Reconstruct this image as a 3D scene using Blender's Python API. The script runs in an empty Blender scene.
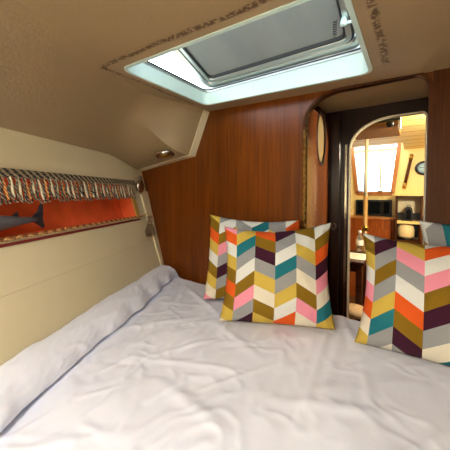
import bpy, bmesh, math, random
from mathutils import Vector, Matrix, noise
from mathutils.geometry import tessellate_polygon
random.seed(4)
S = bpy.context.scene
COL = S.collection
PI = math.pi
H = 1.30                       # eye height above the cabin sole

# ------------------------------------------------------------------ camera
F_PX, YAW, PITCH, CY = 272.0, math.radians(34.5), math.radians(2.0), 203.5
cR = Vector((math.cos(YAW), math.sin(YAW), 0))
cH = Vector((-math.sin(YAW), math.cos(YAW), 0))
cF = cH * math.cos(PITCH) + Vector((0, 0, -math.sin(PITCH)))
cU = cR.cross(cF)
EYE = Vector((0, 0, H))
cd = bpy.data.cameras.new('camera')
cam = bpy.data.objects.new('camera', cd)
COL.objects.link(cam)
cd.sensor_width = 36
cd.lens = F_PX / 450 * 36
cd.shift_y = -(225 - CY) / 450
cd.clip_start = 0.02
m3 = Matrix((cR, cU, -cF)).transposed()
cam.matrix_world = Matrix.Translation(EYE) @ m3.to_4x4()
S.camera = cam

def ray(px, py): return cF + cR * ((px - 225) / F_PX) + cU * ((CY - py) / F_PX)
def at_y(px, py, y):
    r = ray(px, py); return EYE + r * (y / r.y)
def at_z(px, py, z):
    r = ray(px, py); return EYE + r * ((z - H) / r.z)
def at_d(px, py, d):
    r = ray(px, py); return EYE + r * (d / r.dot(cH))
HA = math.radians(25.1)
hT = Vector((-math.sin(HA), math.cos(HA), 0))      # along the hull side
hM = Vector((math.cos(HA), math.sin(HA), 0))       # from the hull side into the cabin
def s_of(z): return -.933 + .2928 * (H + .163 - z)
def hull(t, z, off=0.0): return hM * (s_of(z) + off) + hT * t + Vector((0, 0, z))

# ------------------------------------------------------------------ materials
MATS = {}
def lin(c):
    return tuple((v / 12.92 if v <= .04045 else ((v + .055) / 1.055) ** 2.4) for v in [x / 255 for x in c]) + (1,)
def mat(name, rgb, rough=.5, metal=0, var=.06, scale=8, bump=0, bscale=60, emit=None, spec=.5, stretch=(1, 1, 1), sheen=0):
    m = bpy.data.materials.new(name); m.use_nodes = True
    nt = m.node_tree; b = nt.nodes['Principled BSDF']
    b.inputs['Roughness'].default_value = rough
    b.inputs['Metallic'].default_value = metal
    b.inputs['Specular IOR Level'].default_value = spec
    tc = nt.nodes.new('ShaderNodeTexCoord')
    mp = nt.nodes.new('ShaderNodeMapping'); mp.inputs['Scale'].default_value = stretch
    nt.links.new(tc.outputs['Object'], mp.inputs[0])
    n = nt.nodes.new('ShaderNodeTexNoise'); n.inputs['Scale'].default_value = scale; n.inputs['Detail'].default_value = 4
    nt.links.new(mp.outputs[0], n.inputs['Vector'])
    r = nt.nodes.new('ShaderNodeValToRGB')
    c = lin(rgb)
    r.color_ramp.elements[0].position = .3; r.color_ramp.elements[1].position = .7
    r.color_ramp.elements[0].color = tuple(max(0, v * (1 - var)) for v in c[:3]) + (1,)
    r.color_ramp.elements[1].color = tuple(min(1, v * (1 + var)) for v in c[:3]) + (1,)
    nt.links.new(n.outputs['Fac'], r.inputs[0]); nt.links.new(r.outputs[0], b.inputs['Base Color'])
    if bump:
        bn = nt.nodes.new('ShaderNodeTexNoise'); bn.inputs['Scale'].default_value = bscale; bn.inputs['Detail'].default_value = 3
        nt.links.new(mp.outputs[0], bn.inputs['Vector'])
        bp = nt.nodes.new('ShaderNodeBump'); bp.inputs['Strength'].default_value = bump; bp.inputs['Distance'].default_value = .01
        nt.links.new(bn.outputs['Fac'], bp.inputs['Height']); nt.links.new(bp.outputs[0], b.inputs['Normal'])
    if emit:
        b.inputs['Emission Color'].default_value = lin(emit[:3]); b.inputs['Emission Strength'].default_value = emit[3]
    MATS[name] = m
    return m
def wood(name, dark, light, rough=.25, sx=(28, 28, 1.2), bump=.03, coat=.08, spec=.3):
    m = bpy.data.materials.new(name); m.use_nodes = True
    nt = m.node_tree; b = nt.nodes['Principled BSDF']
    b.inputs['Roughness'].default_value = rough
    b.inputs['Coat Weight'].default_value = coat; b.inputs['Coat Roughness'].default_value = .12; b.inputs['Specular IOR Level'].default_value = spec
    tc = nt.nodes.new('ShaderNodeTexCoord')
    mp = nt.nodes.new('ShaderNodeMapping'); mp.inputs['Scale'].default_value = sx
    nt.links.new(tc.outputs['Object'], mp.inputs[0])
    n = nt.nodes.new('ShaderNodeTexNoise'); n.inputs['Scale'].default_value = 1; n.inputs['Detail'].default_value = 6; n.inputs['Roughness'].default_value = .65; n.inputs['Distortion'].default_value = .6
    nt.links.new(mp.outputs[0], n.inputs['Vector'])
    mp2 = nt.nodes.new('ShaderNodeMapping'); mp2.inputs['Scale'].default_value = tuple(v * 6 for v in sx)
    nt.links.new(tc.outputs['Object'], mp2.inputs[0])
    n2 = nt.nodes.new('ShaderNodeTexNoise'); n2.inputs['Scale'].default_value = 1; n2.inputs['Detail'].default_value = 3
    nt.links.new(mp2.outputs[0], n2.inputs['Vector'])
    mx = nt.nodes.new('ShaderNodeMath'); mx.operation = 'MULTIPLY_ADD'; mx.inputs[1].default_value = .35
    ad = nt.nodes.new('ShaderNodeMath'); ad.operation = 'MULTIPLY'; ad.inputs[1].default_value = .65
    nt.links.new(n.outputs['Fac'], ad.inputs[0]); nt.links.new(n2.outputs['Fac'], mx.inputs[0]); nt.links.new(ad.outputs[0], mx.inputs[2])
    r = nt.nodes.new('ShaderNodeValToRGB')
    r.color_ramp.elements[0].position = .36; r.color_ramp.elements[0].color = lin(dark)
    r.color_ramp.elements[1].position = .64; r.color_ramp.elements[1].color = lin(light)
    nt.links.new(mx.outputs[0], r.inputs[0]); nt.links.new(r.outputs[0], b.inputs['Base Color'])
    if bump:
        bp = nt.nodes.new('ShaderNodeBump'); bp.inputs['Strength'].default_value = bump; bp.inputs['Distance'].default_value = .01
        nt.links.new(n2.outputs['Fac'], bp.inputs['Height']); nt.links.new(bp.outputs[0], b.inputs['Normal'])
    MATS[name] = m
    return m

CREAM_RGB = (226, 214, 176)
mat('hull_cream', (222, 210, 174), .32, var=.03, scale=3, bump=.04, bscale=14)
mat('soffit_cream', (206, 194, 158), .4, var=.03, scale=3)
mat('liner_white', (206, 232, 228), .3, var=.02)
mat('alloy', (196, 202, 200), .3, .85, var=.04)
mat('gasket', (38, 42, 44), .6)
mat('black', (18, 17, 18), .35)
mat('black_gloss', (12, 13, 14), .08)
mat('chrome', (190, 184, 172), .18, 1, var=.05)
mat('brass', (182, 140, 62), .3, 1, var=.15, scale=60)
mat('brass_old', (122, 92, 44), .38, 1, var=.6, scale=70)
mat('beam_brown', (150, 104, 52), .8, spec=.15, var=.12, stretch=(2, 20, 2))
mat('gold_trim', (214, 176, 84), .4, .3)
wood('teak', (80, 38, 6), (124, 63, 11), .3, sx=(14, 14, .6))
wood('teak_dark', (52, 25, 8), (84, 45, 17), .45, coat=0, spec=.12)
wood('teak_black', (24, 12, 9), (44, 22, 14), .3)
wood('teak_red', (122, 58, 22), (164, 86, 36), .16, coat=.4)
wood('door_wood', (98, 48, 18), (134, 72, 30), .16, coat=.4)
wood('teak_frame', (150, 88, 36), (188, 120, 58), .35)
wood('table_wood', (38, 18, 12), (66, 32, 20), .25, sx=(2, 24, 24))
mat('sheet', (233, 237, 251), .85, var=.012, scale=5, bump=.05, bscale=38, spec=.2)
mat('mattress_cloth', (206, 204, 206), .9)
mat('niche_orange', (238, 108, 60), .8, var=.18, scale=7, bump=.1, bscale=120, spec=.2)
mat('piping_red', (120, 24, 18), .7)
mat('tassel_taupe', (124, 100, 72), .9, var=.45, scale=90, bump=.5, bscale=200)
mat('shark_grey', (92, 94, 100), .3, var=.3, scale=14, stretch=(1, 1, 4))
mat('shark_fin', (46, 46, 52), .45, var=.2, scale=20)
mat('saloon_cream', (240, 210, 130), .45, var=.03, scale=3)
mat('sole_wood', (90, 56, 30), .35, var=.2, stretch=(1, 14, 1))
mat('post_cream', (226, 214, 176), .35)
mat('post_gold', (170, 132, 78), .35)
mat('paper', (232, 226, 212), .7)
mat('glass_dark', (14, 18, 18), .08)
mat('grey_panel', (214, 198, 160), .6)
mat('lamp_cream', (236, 214, 160), .5, var=.05)
mat('stool_beige', (176, 148, 112), .7, var=.1, scale=40)
mat('oval_cream', (170, 142, 96), .25, var=.08, scale=6)
mat('arch_edge', (250, 240, 212), .4)
mat('clock_face', (176, 204, 210), .3)
mat('label_white', (236, 232, 226), .6)
mat('dome_white', (255, 250, 240), .5, emit=(255, 236, 208, 5))
mat('cord_cream', (232, 218, 184), .8)

def cord_mat(name, a, b, freq):
    m = bpy.data.materials.new(name); m.use_nodes = True
    nt = m.node_tree; p = nt.nodes['Principled BSDF']; p.inputs['Roughness'].default_value = .75
    tc = nt.nodes.new('ShaderNodeTexCoord')
    w = nt.nodes.new('ShaderNodeTexWave'); w.wave_type = 'BANDS'; w.bands_direction = 'DIAGONAL'; w.inputs['Scale'].default_value = freq
    nt.links.new(tc.outputs['Object'], w.inputs['Vector'])
    r = nt.nodes.new('ShaderNodeValToRGB'); r.color_ramp.interpolation = 'EASE'
    r.color_ramp.elements[0].position = .4; r.color_ramp.elements[1].position = .6
    r.color_ramp.elements[0].color = lin(a); r.color_ramp.elements[1].color = lin(b)
    nt.links.new(w.outputs['Fac'], r.inputs[0]); nt.links.new(r.outputs[0], p.inputs['Base Color'])
    MATS[name] = m
cord_mat('cord_dark', (14, 11, 10), (150, 136, 112), 50)
cord_mat('cord_orange', (190, 92, 40), (238, 190, 120), 55)
cord_mat('braid_grey', (44, 38, 34), (168, 152, 124), 42)
cord_mat('rope_gold', (140, 88, 46), (214, 168, 104), 30)

def pane_mat(name, tint, gloss):
    m = bpy.data.materials.new(name); m.use_nodes = True
    nt = m.node_tree; nt.nodes.remove(nt.nodes['Principled BSDF'])
    t = nt.nodes.new('ShaderNodeBsdfTransparent'); t.inputs[0].default_value = tint + (1,)
    g = nt.nodes.new('ShaderNodeBsdfGlossy'); g.inputs['Roughness'].default_value = .08
    x = nt.nodes.new('ShaderNodeMixShader'); x.inputs[0].default_value = gloss
    nt.links.new(t.outputs[0], x.inputs[1]); nt.links.new(g.outputs[0], x.inputs[2])
    nt.links.new(x.outputs[0], nt.nodes['Material Output'].inputs[0])
    MATS[name] = m
pane_mat('clear_pane', (.96, .98, .98), .05)
pane_mat('bottle_clear', (.78, .84, .84), .30)
def acrylic(name):
    m = mat(name, (150, 156, 154), .22, var=.12, scale=2.2, stretch=(3, 1, 1))
    nt = m.node_tree; b = nt.nodes['Principled BSDF']
    t = nt.nodes.new('ShaderNodeBsdfTransparent'); t.inputs[0].default_value = (.42, .45, .46, 1)
    x = nt.nodes.new('ShaderNodeMixShader'); x.inputs[0].default_value = .86
    nt.links.new(t.outputs[0], x.inputs[1]); nt.links.new(b.outputs[0], x.inputs[2])
    nt.links.new(x.outputs[0], nt.nodes['Material Output'].inputs[0])
acrylic('smoke_acrylic')

# hatch opening in the roof
HX0, HX1, HY0, HY1 = -.95, -.145, .676, 1.197
def roof_z(x): return H + .463 - .03 * (x - .117)

def ceiling_mat():
    m = mat('ceiling_vinyl', (152, 131, 98), .42, var=.03, scale=2.5, bump=.12, bscale=90)
    nt = m.node_tree; b = nt.nodes['Principled BSDF']
    src = b.inputs['Base Color'].links[0].from_socket
    N = nt.nodes.new; L = nt.links.new
    tc = N('ShaderNodeTexCoord'); sp = N('ShaderNodeSeparateXYZ'); L(tc.outputs['Object'], sp.inputs[0])
    def M(op, a, bb=None):
        n = N('ShaderNodeMath'); n.operation = op
        for i, v in enumerate((a, bb)):
            if v is None: continue
            if isinstance(v, (int, float)): n.inputs[i].default_value = v
            else: L(v, n.inputs[i])
        return n.outputs[0]
    dx = M('SUBTRACT', M('ABSOLUTE', M('SUBTRACT', sp.outputs[0], (HX0 + HX1) / 2)), (HX1 - HX0) / 2)
    dy = M('SUBTRACT', M('ABSOLUTE', M('SUBTRACT', sp.outputs[1], (HY0 + HY1) / 2)), (HY1 - HY0) / 2)
    d = M('MAXIMUM', dx, dy)
    nz = N('ShaderNodeTexNoise'); nz.inputs['Scale'].default_value = 9; nz.inputs['Detail'].default_value = 3
    L(tc.outputs['Object'], nz.inputs['Vector'])
    dd = M('ADD', d, M('MULTIPLY', M('SUBTRACT', nz.outputs['Fac'], .5), .035))
    band = M('SUBTRACT', 1, M('MULTIPLY', M('ABSOLUTE', M('SUBTRACT', dd, .056)), 70))     # 1 at the line, 0 1.4 cm away
    n2 = N('ShaderNodeTexNoise'); n2.inputs['Scale'].default_value = 85; n2.inputs['Detail'].default_value = 4; n2.inputs['Roughness'].default_value = .7
    L(tc.outputs['Object'], n2.inputs['Vector'])
    far = M('LESS_THAN', sp.outputs[1], HY1 - .04)
    k = M('MULTIPLY', M('MULTIPLY', M('MULTIPLY', M('MAXIMUM', band, 0), M('GREATER_THAN', n2.outputs['Fac'], .47)), far), .8)
    k2 = M('MINIMUM', M('MULTIPLY', k, 1.8), .85)
    inner = M('MULTIPLY', M('MULTIPLY', M('GREATER_THAN', d, -.01), M('LESS_THAN', dd, .056)), .3)   # paler strip the old trim left
    mx0 = N('ShaderNodeMixRGB'); L(M('MULTIPLY', inner, far), mx0.inputs[0]); L(src, mx0.inputs[1]); mx0.inputs[2].default_value = lin((174, 156, 128))
    mx = N('ShaderNodeMixRGB'); L(k2, mx.inputs[0]); L(mx0.outputs[0], mx.inputs[1]); mx.inputs[2].default_value = lin((70, 44, 22))
    L(mx.outputs[0], b.inputs['Base Color'])
ceiling_mat()

def plank_mat():
    m = mat('saloon_planks', (242, 208, 128), .65, var=.05, scale=4, stretch=(1, 12, 1))
    nt = m.node_tree; b = nt.nodes['Principled BSDF']; N = nt.nodes.new; L = nt.links.new
    src = b.inputs['Base Color'].links[0].from_socket
    tc = N('ShaderNodeTexCoord'); sp = N('ShaderNodeSeparateXYZ'); L(tc.outputs['Object'], sp.inputs[0])
    a = N('ShaderNodeMath'); a.operation = 'MULTIPLY'; a.inputs[1].default_value = 4.5; L(sp.outputs[1], a.inputs[0])
    f = N('ShaderNodeMath'); f.operation = 'FRACT'; L(a.outputs[0], f.inputs[0])
    g = N('ShaderNodeMath'); g.operation = 'LESS_THAN'; g.inputs[1].default_value = .07; L(f.outputs[0], g.inputs[0])
    mx = N('ShaderNodeMixRGB'); L(g.outputs[0], mx.inputs[0]); L(src, mx.inputs[1]); mx.inputs[2].default_value = lin((170, 128, 70))
    L(mx.outputs[0], b.inputs['Base Color'])
plank_mat()

# ---------------------------------------------------------------- mesh helper
class MB:
    def __init__(s): s.bm = bmesh.new()
    def face(s, pts):
        return s.bm.faces.new([s.bm.verts.new(p) for p in pts])
    def box(s, c, size, rot=None, bevel=0):
        c = Vector(c); hx, hy, hz = [v / 2 for v in size]
        vs = []
        for x, y, z in ((-1,-1,-1),(1,-1,-1),(1,1,-1),(-1,1,-1),(-1,-1,1),(1,-1,1),(1,1,1),(-1,1,1)):
            p = Vector((x * hx, y * hy, z * hz))
            if rot is not None: p = rot @ p
            vs.append(s.bm.verts.new(c + p))
        fs = [s.bm.faces.new([vs[i] for i in f]) for f in ((0,3,2,1),(4,5,6,7),(0,1,5,4),(1,2,6,5),(2,3,7,6),(3,0,4,7))]
        if bevel:
            es = list({e for f in fs for e in f.edges})
            bmesh.ops.bevel(s.bm, geom=es, offset=bevel, segments=2, profile=.6, affect='EDGES')
        return s
    def tube(s, pts, r, n=8, closed=False, caps=True):
        pts = [Vector(p) for p in pts]; k = len(pts)
        rs = r if isinstance(r, (list, tuple)) else [r] * k
        rings = []; prev = None
        for i, p in enumerate(pts):
            if closed: t = pts[(i + 1) % k] - pts[i - 1]
            else: t = pts[min(i + 1, k - 1)] - pts[max(i - 1, 0)]
            t.normalize()
            if prev is None:
                a = Vector((0, 0, 1)) if abs(t.z) < .9 else Vector((1, 0, 0))
                u = t.cross(a).normalized()
            else:
                u = (prev - t * prev.dot(t)).normalized()
            prev = u; v = t.cross(u)
            rings.append([s.bm.verts.new(p + (u * math.cos(q) + v * math.sin(q)) * rs[i]) for q in [2 * PI * j / n for j in range(n)]])
        for i in range(k if closed else k - 1):
            A, B = rings[i], rings[(i + 1) % k]
            for j in range(n):
                f = s.bm.faces.new([A[j], A[(j + 1) % n], B[(j + 1) % n], B[j]]); f.smooth = True
        if caps and not closed:
            s.bm.faces.new(rings[0][::-1]); s.bm.faces.new(rings[-1])
        return s
    def lathe(s, c, prof, n=20, axis=None):
        c = Vector(c); q = Matrix.Identity(3) if axis is None else Vector((0, 0, 1)).rotation_difference(Vector(axis)).to_matrix()
        rings = [[s.bm.verts.new(c + q @ Vector((max(r, 1e-4) * math.cos(2*PI*j/n), max(r, 1e-4) * math.sin(2*PI*j/n), z))) for j in range(n)] for r, z in prof]
        for A, B in zip(rings, rings[1:]):
            for j in range(n):
                f = s.bm.faces.new([A[j], A[(j+1) % n], B[(j+1) % n], B[j]]); f.smooth = True
        s.bm.faces.new(rings[0][::-1]); s.bm.faces.new(rings[-1])
        return s
    def prism(s, loops, ext):
        """loops: outer + holes of 3-D points in one plane, pushed through by vector ext"""
        loops = [[Vector(p) for p in l] for l in loops]; ext = Vector(ext)
        flat = [p for l in loops for p in l]
        tris = tessellate_polygon(loops)
        a = [s.bm.verts.new(p) for p in flat]; b = [s.bm.verts.new(p + ext) for p in flat]
        for t in tris:
            try: s.bm.faces.new([a[i] for i in t]); s.bm.faces.new([b[i] for i in reversed(t)])
            except ValueError: pass
        o = 0
        for l in loops:
            k = len(l)
            for i in range(k):
                j = (i + 1) % k
                s.bm.faces.new([a[o + i], a[o + j], b[o + j], b[o + i]])
            o += k
        return s
    def build(s, name, m, parent=None, origin=None, bevel=0, smooth=None, recalc=True, kind=None):
        bm = s.bm
        if recalc: bmesh.ops.recalc_face_normals(bm, faces=bm.faces[:])
        if origin is None:
            if parent is not None: origin = parent.get('_o')
            if origin is None:
                xs = [v.co.x for v in bm.verts]; ys = [v.co.y for v in bm.verts]; zs = [v.co.z for v in bm.verts]
                origin = ((min(xs) + max(xs)) / 2, (min(ys) + max(ys)) / 2, min(zs))
        origin = Vector(origin)
        for v in bm.verts: v.co -= origin
        me = bpy.data.meshes.new(name); bm.to_mesh(me); bm.free()
        if smooth is not None:
            for p in me.polygons: p.use_smooth = smooth
        if m is not None: me.materials.append(MATS[m])
        o = bpy.data.objects.new(name, me); COL.objects.link(o)
        if parent is not None:
            o.parent = parent
            po = Vector(parent['_o']); o.location = origin - po
        else: o.location = origin
        o['_o'] = tuple(origin)
        if bevel:
            md = o.modifiers.new('bevel', 'BEVEL'); md.width = bevel; md.segments = 2; md.limit_method = 'ANGLE'; md.angle_limit = .7
        if kind: o['kind'] = kind
        return o
def tag(o, label, cat, group=None):
    o['label'] = label; o['category'] = cat
    if group: o['group'] = group
    return o
def thing(name, label, cat, loc, group=None):
    o = bpy.data.objects.new(name, None); COL.objects.link(o); o.location = loc; o.empty_display_size = .05
    o['_o'] = tuple(loc); tag(o, label, cat, group); return o
def rrect(x0, x1, y0, y1, r, n=6):
    out = []
    for cx, cy, a in ((x1 - r, y0 + r, -90), (x1 - r, y1 - r, 0), (x0 + r, y1 - r, 90), (x0 + r, y0 + r, 180)):
        for i in range(n + 1):
            q = math.radians(a + 90 * i / n); out.append((cx + r * math.cos(q), cy + r * math.sin(q)))
    return out
def smooth01(a, b, x):
    t = max(0, min(1, (x - a) / (b - a))); return t * t * (3 - 2 * t)

# ------------------------------------------------------------------ cabin shell
BY = 1.31                       # bulkhead plane
XC = -.19                       # centreline of the boat
def hull_x(y, z): return (s_of(z) - hM.y * y) / hM.x
def edge_x(y):
    a = hull_x(y, H + .228) + .35
    return a if y < .68 else a + (-1.015 - a) * smooth01(.68, 1.25, y)
def top_z(y): return H + .23 - .06 * smooth01(.95, BY, y)
def ceil_section(y):
    hx = hull_x(y, top_z(y)); ex = edge_x(y); ez = roof_z(ex); tz = top_z(y)
    b = smooth01(.88, 1.22, y)
    A = []
    n = 14
    for i in range(n + 1):
        t = i / n
        x = hx + (ex - hx) * t
        z = tz + (ez - tz) * (1 - (1 - t) ** 1.5)
        A.append(Vector((x, y, z)))
    # stepped profile at the bulkhead: side deck soffit, then the coachroof side
    kx = ex - .115; kz = H + .240
    C = []
    for i in range(n + 1):
        if i <= 9:
            t = i / 9; C.append(Vector((hx + (kx - hx) * t, y, tz + (kz - tz) * t)))
        else:
            t = (i - 9) / 5; C.append(Vector((kx + (ex - kx) * t, y, kz + (ez - kz) * t)))
    out = [A[i].lerp(C[i], b) for i in range(n + 1)]
    out[0] = Vector((hx - .02, y, tz - .002))
    return out
ys = [-.9 + (BY + .9) * i / 44 for i in range(45)]
ys[-1] = BY + .004
secs = [ceil_section(y) for y in ys]
c = MB()
for mirror in (False, True):
    grid = [[c.bm.verts.new((2 * XC - p.x, p.y, p.z if i < 14 else roof_z(2 * XC - p.x)) if mirror else p) for i, p in enumerate(sec)] for sec in secs]
    for i in range(len(grid) - 1):
        for j in range(len(grid[0]) - 1):
            f = c.bm.faces.new([grid[i][j], grid[i + 1][j], grid[i + 1][j + 1], grid[i][j + 1]]); f.smooth = True
            if j == 9 and secs[i][0].y > 1.0: c.bm.edges.get((grid[i][j], grid[i + 1][j])).smooth = False
def rz(x, y): return Vector((x, y, roof_z(x)))
left = [rz(s[-1].x, s[-1].y) for s in secs]
right = [rz(2 * XC - s[-1].x, s[-1].y) for s in secs]
hole = [rz(x, y) for x, y in rrect(HX0, HX1, HY0, HY1, .035)]
outer = left + right[::-1]
tris = tessellate_polygon([outer, hole]); flat = outer + hole
vv = [c.bm.verts.new(p) for p in flat]
for t in tris:
    try: c.bm.faces.new([vv[i] for i in t])
    except ValueError: pass
ceil = c.build('ceiling', 'ceiling_vinyl', origin=(0, 0, 0), kind='structure', recalc=False)

tr = MB()
for i in range(14):
    A0, A1 = prof0 = secs[-1][i], secs[-1][i + 1]
    ya = BY - .055
    B0, B1 = ceil_section(ya)[i], ceil_section(ya)[i + 1]
    dz = Vector((.003, 0, -.004))
    f = tr.face([A0 + dz, A1 + dz, B1 + dz, B0 + dz])
    tr.face([B0 + dz, B1 + dz, B1 - dz * .5, B0 - dz * .5])
bmesh.ops.remove_doubles(tr.bm, verts=tr.bm.verts, dist=1e-5)
tr.build('trim_13', 'hull_cream', kind='structure')
# roof deck above (outside skin, keeps the daylight out except through the hatch)
d = MB()
big = [(-3.5, -1.6), (1.4, -1.6), (1.4, BY + .03), (-3.5, BY + .03)]
d.prism([[Vector((x, y, H + .515)) for x, y in big], [Vector((x, y, H + .515)) for x, y in rrect(HX0 - .015, HX1 + .015, HY0 - .015, HY1 + .015, .045)]], (0, 0, .02))
d.build('trim_1', 'soffit_cream', kind='structure')

# hull side panel left, with the niche opening
NZ0, NZ1, NT0, NT1 = H - .150, H + .080, -.1, 1.625
T0, T1 = -.75, 1.93
w = MB()
def hull_patch(mb, t0, t1, z0, z1, nt=12, nz=6, mirror=False):
    def q(t, z):
        p = hull(t, z); return Vector((2 * XC - p.x, p.y, p.z)) if mirror else p
    g = [[mb.bm.verts.new(q(t0 + (t1 - t0) * i / nt, z0 + (z1 - z0) * j / nz)) for j in range(nz + 1)] for i in range(nt + 1)]
    for i in range(nt):
        for j in range(nz): mb.bm.faces.new([g[i][j], g[i + 1][j], g[i + 1][j + 1], g[i][j + 1]])
hull_patch(w, T0, T1, H - 1.0, NZ0); hull_patch(w, T0, T1, NZ1, H + .26)
hull_patch(w, T0, NT0, NZ0, NZ1, 4, 2); hull_patch(w, NT1, T1, NZ0, NZ1, 4, 2)
wl = w.build('wall_left', 'hull_cream', origin=(0, 0, 0), kind='structure', recalc=False)
w = MB(); hull_patch(w, T0, T1, H - 1.0, H + .26, mirror=True)
w.build('wall_right', 'hull_cream', origin=(0, 0, 0), kind='structure', recalc=False)
# bow end behind the camera
w = MB(); w.box((XC, -.91, .85), (2.4, .02, 1.9)); w.build('wall_back', 'hull_cream', kind='structure')
# niche lining
n_ = MB()
ND = .095
def nic(t, z, off): return hull(t, z, -off)
for quad in ([nic(NT0, NZ0, ND), nic(NT1, NZ0, ND), nic(NT1, NZ1 + .03, ND), nic(NT0, NZ1 + .03, ND)],
             [nic(NT0, NZ0, 0), nic(NT1, NZ0, 0), nic(NT1, NZ0, ND), nic(NT0, NZ0, ND)],
             [nic(NT0, NZ1, 0), nic(NT1, NZ1, 0), nic(NT1, NZ1, ND), nic(NT0, NZ1, ND)],
             [nic(NT1, NZ0, 0), nic(NT1, NZ1, 0), nic(NT1, NZ1, ND), nic(NT1, NZ0, ND)],
             [nic(NT0, NZ0, 0), nic(NT0, NZ1, 0), nic(NT0, NZ1, ND), nic(NT0, NZ0, ND)]):
    n_.face(quad)
n_.build('trim_2', 'niche_orange', kind='structure', recalc=False)
# panel seam ledge low on the hull side
n_ = MB(); n_.tube([hull(-.4 + 2.15 * i / 20, H - .31, .0) for i in range(21)], .0011, 6)
n_.build('trim_3', 'soffit_cream', kind='structure')
# batten at hull / bulkhead corner
n_ = MB()
p0, p1 = hull(1.80, H - .56, .012), hull(1.80, NZ0 - .01, .012)
n_.prism([[hull(1.75, H - .60, .002), hull(1.875, H - .60, .002), hull(1.875, H + .02, .002), hull(1.75, H + .02, .002)]], hM * .012)
n_.build('trim_4', 'hull_cream', kind='structure', bevel=.004)

# bulkhead with the rounded companionway
DX0, DX1 = -.428, .046
prof = ceil_section(BY)
def bl(y):
    pts = [Vector((hull_x(BY, H - 1.25) , y, .03)), Vector((hull_x(BY, H - .6) - .01, y, H - .6))]
    pts += [Vector((p.x, y, p.z + .004)) for p in prof]
    pts += [Vector((2 * XC - p.x, y, (p.z if i < 14 else roof_z(2 * XC - p.x)) + .004)) for i, p in reversed(list(enumerate(prof)))]
    pts += [Vector((2 * XC - hull_x(BY, H - .6) + .01, y, H - .6)), Vector((2 * XC - hull_x(BY, H - 1.25), y, .03))]
    return pts
def opening(y, x0, x1, zb, zt, rl, hl, rr, n=10):
    """door outline: elliptical upper left corner (rl wide, hl high), round upper right corner rr"""
    o = [Vector((x1, y, zb)), Vector((x1, y, zt - rr))]
    for i in range(1, n + 1):
        q = PI / 2 * i / n; o.append(Vector((x1 - rr + rr * math.cos(q), y, zt - rr + rr * math.sin(q))))
    for i in range(n + 1):
        q = PI / 2 * i / n; o.append(Vector((x0 + rl - rl * math.sin(q), y, zt - hl + hl * math.cos(q))))
    o.append(Vector((x0, y, zb)))
    return o
op = opening(BY, DX0, DX1, H - 1.15, H + .462, .155, .125, .05)
b = MB(); b.prism([bl(BY), op], (0, .022, 0))
b.build('wall_front', 'teak', origin=(0, 0, 0), kind='structure')
# timber casing round the opening
def casing(name, op, off, m, y, dy, n=1):
    ctr = sum(op, Vector()) / len(op)
    k = len(op); ins = []
    for i in range(k):
        a, b_ = op[i - 1], op[(i + 1) % k]; t = (b_ - a).normalized(); nn = Vector((-t.z, 0, t.x))
        if nn.dot(op[i] - ctr) > 0: nn = -nn
        ins.append(op[i] - nn * off)
    inner = [Vector((p.x, y, p.z)) for p in op]; outr = [Vector((p.x, y, p.z)) for p in ins]
    mb = MB()
    for i in range(k - 1):
        A, B, C, D = inner[i], inner[i + 1], outr[i + 1], outr[i]
        e = Vector((0, dy, 0))
        for f in ([A, B, C, D], [A + e, D + e, C + e, B + e], [A, A + e, B + e, B], [D, C, C + e, D + e]): mb.face(f)
    bmesh.ops.remove_doubles(mb.bm, verts=mb.bm.verts, dist=1e-5)
    return mb.build(name, m, origin=(0, 0, 0), kind='structure')
casing('trim_5', op, .012, 'teak_dark', BY - .006, .034)
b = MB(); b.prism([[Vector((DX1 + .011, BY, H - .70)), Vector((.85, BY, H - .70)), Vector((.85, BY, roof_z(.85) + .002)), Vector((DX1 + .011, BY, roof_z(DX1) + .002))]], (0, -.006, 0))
b.build('trim_12', 'teak_dark', kind='structure')  # added panel: shade on this side of the bulkhead put into darker veneer
# screws on the bulkhead
for k, (px, py) in enumerate(((303, 203), (304, 214), (303, 151))):
    p = at_y(px, py, BY - .0015)
    tag(MB().lathe(p, [(.001, .0012), (.0032, .001), (.0034, 0)], 10, (0, -1, 0)).build('screw', 'chrome'),
        ['small pale screw head beside the brass hinge, upper of the low pair', 'small pale screw head beside the brass hinge, lowest one', 'small pale screw head beside the brass hinge, near its top'][k], 'screw', 'screws by the hinge')

# corridor between the bulkheads
PY = 1.80
b = MB(); b.box((-.47, (BY + .022 + PY) / 2, H - .39), (.02, PY - BY - .024, 1.8)); b.build('wall_passage_left', 'teak_dark', kind='structure')
b = MB(); b.box((.30, (BY + .022 + PY) / 2, H - .39), (.02, PY - BY - .024, 1.8)); b.build('wall_passage_right', 'teak_dark', kind='structure')
b = MB(); b.box((-.085, (BY + .022 + PY) / 2, H + .520), (.80, PY - BY - .024, .02)); b.build('trim_6', 'ceiling_vinyl', kind='structure')
op2 = opening(PY, -.312, .052, H - 1.28, H + .432, .215, .158, .02, 14)
SX0, SX1, FY, SZ = -2.0, 1.6, 4.0, H + .545
b = MB(); b.prism([[Vector((SX0, PY, 0)), Vector((SX1, PY, 0)), Vector((SX1, PY, SZ + .03)), Vector((SX0, PY, SZ + .03))], op2], (0, .025, 0))
b.build('wall_partition', 'teak_black', origin=(0, 0, 0), kind='structure')
casing('trim_7', op2, .008, 'arch_edge', PY - .004, .033)
# vertical metal strip on the partition
b = MB(); b.box((-.335, PY - .006, H - .35), (.012, .01, 1.3)); b.build('trim_8', 'chrome', kind='structure')
b = MB(); b.box((-.39, PY - .02, H - .40), (.05, .04, 1.75)); b.build('trim_9', 'teak_black', kind='structure', bevel=.004)

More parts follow.
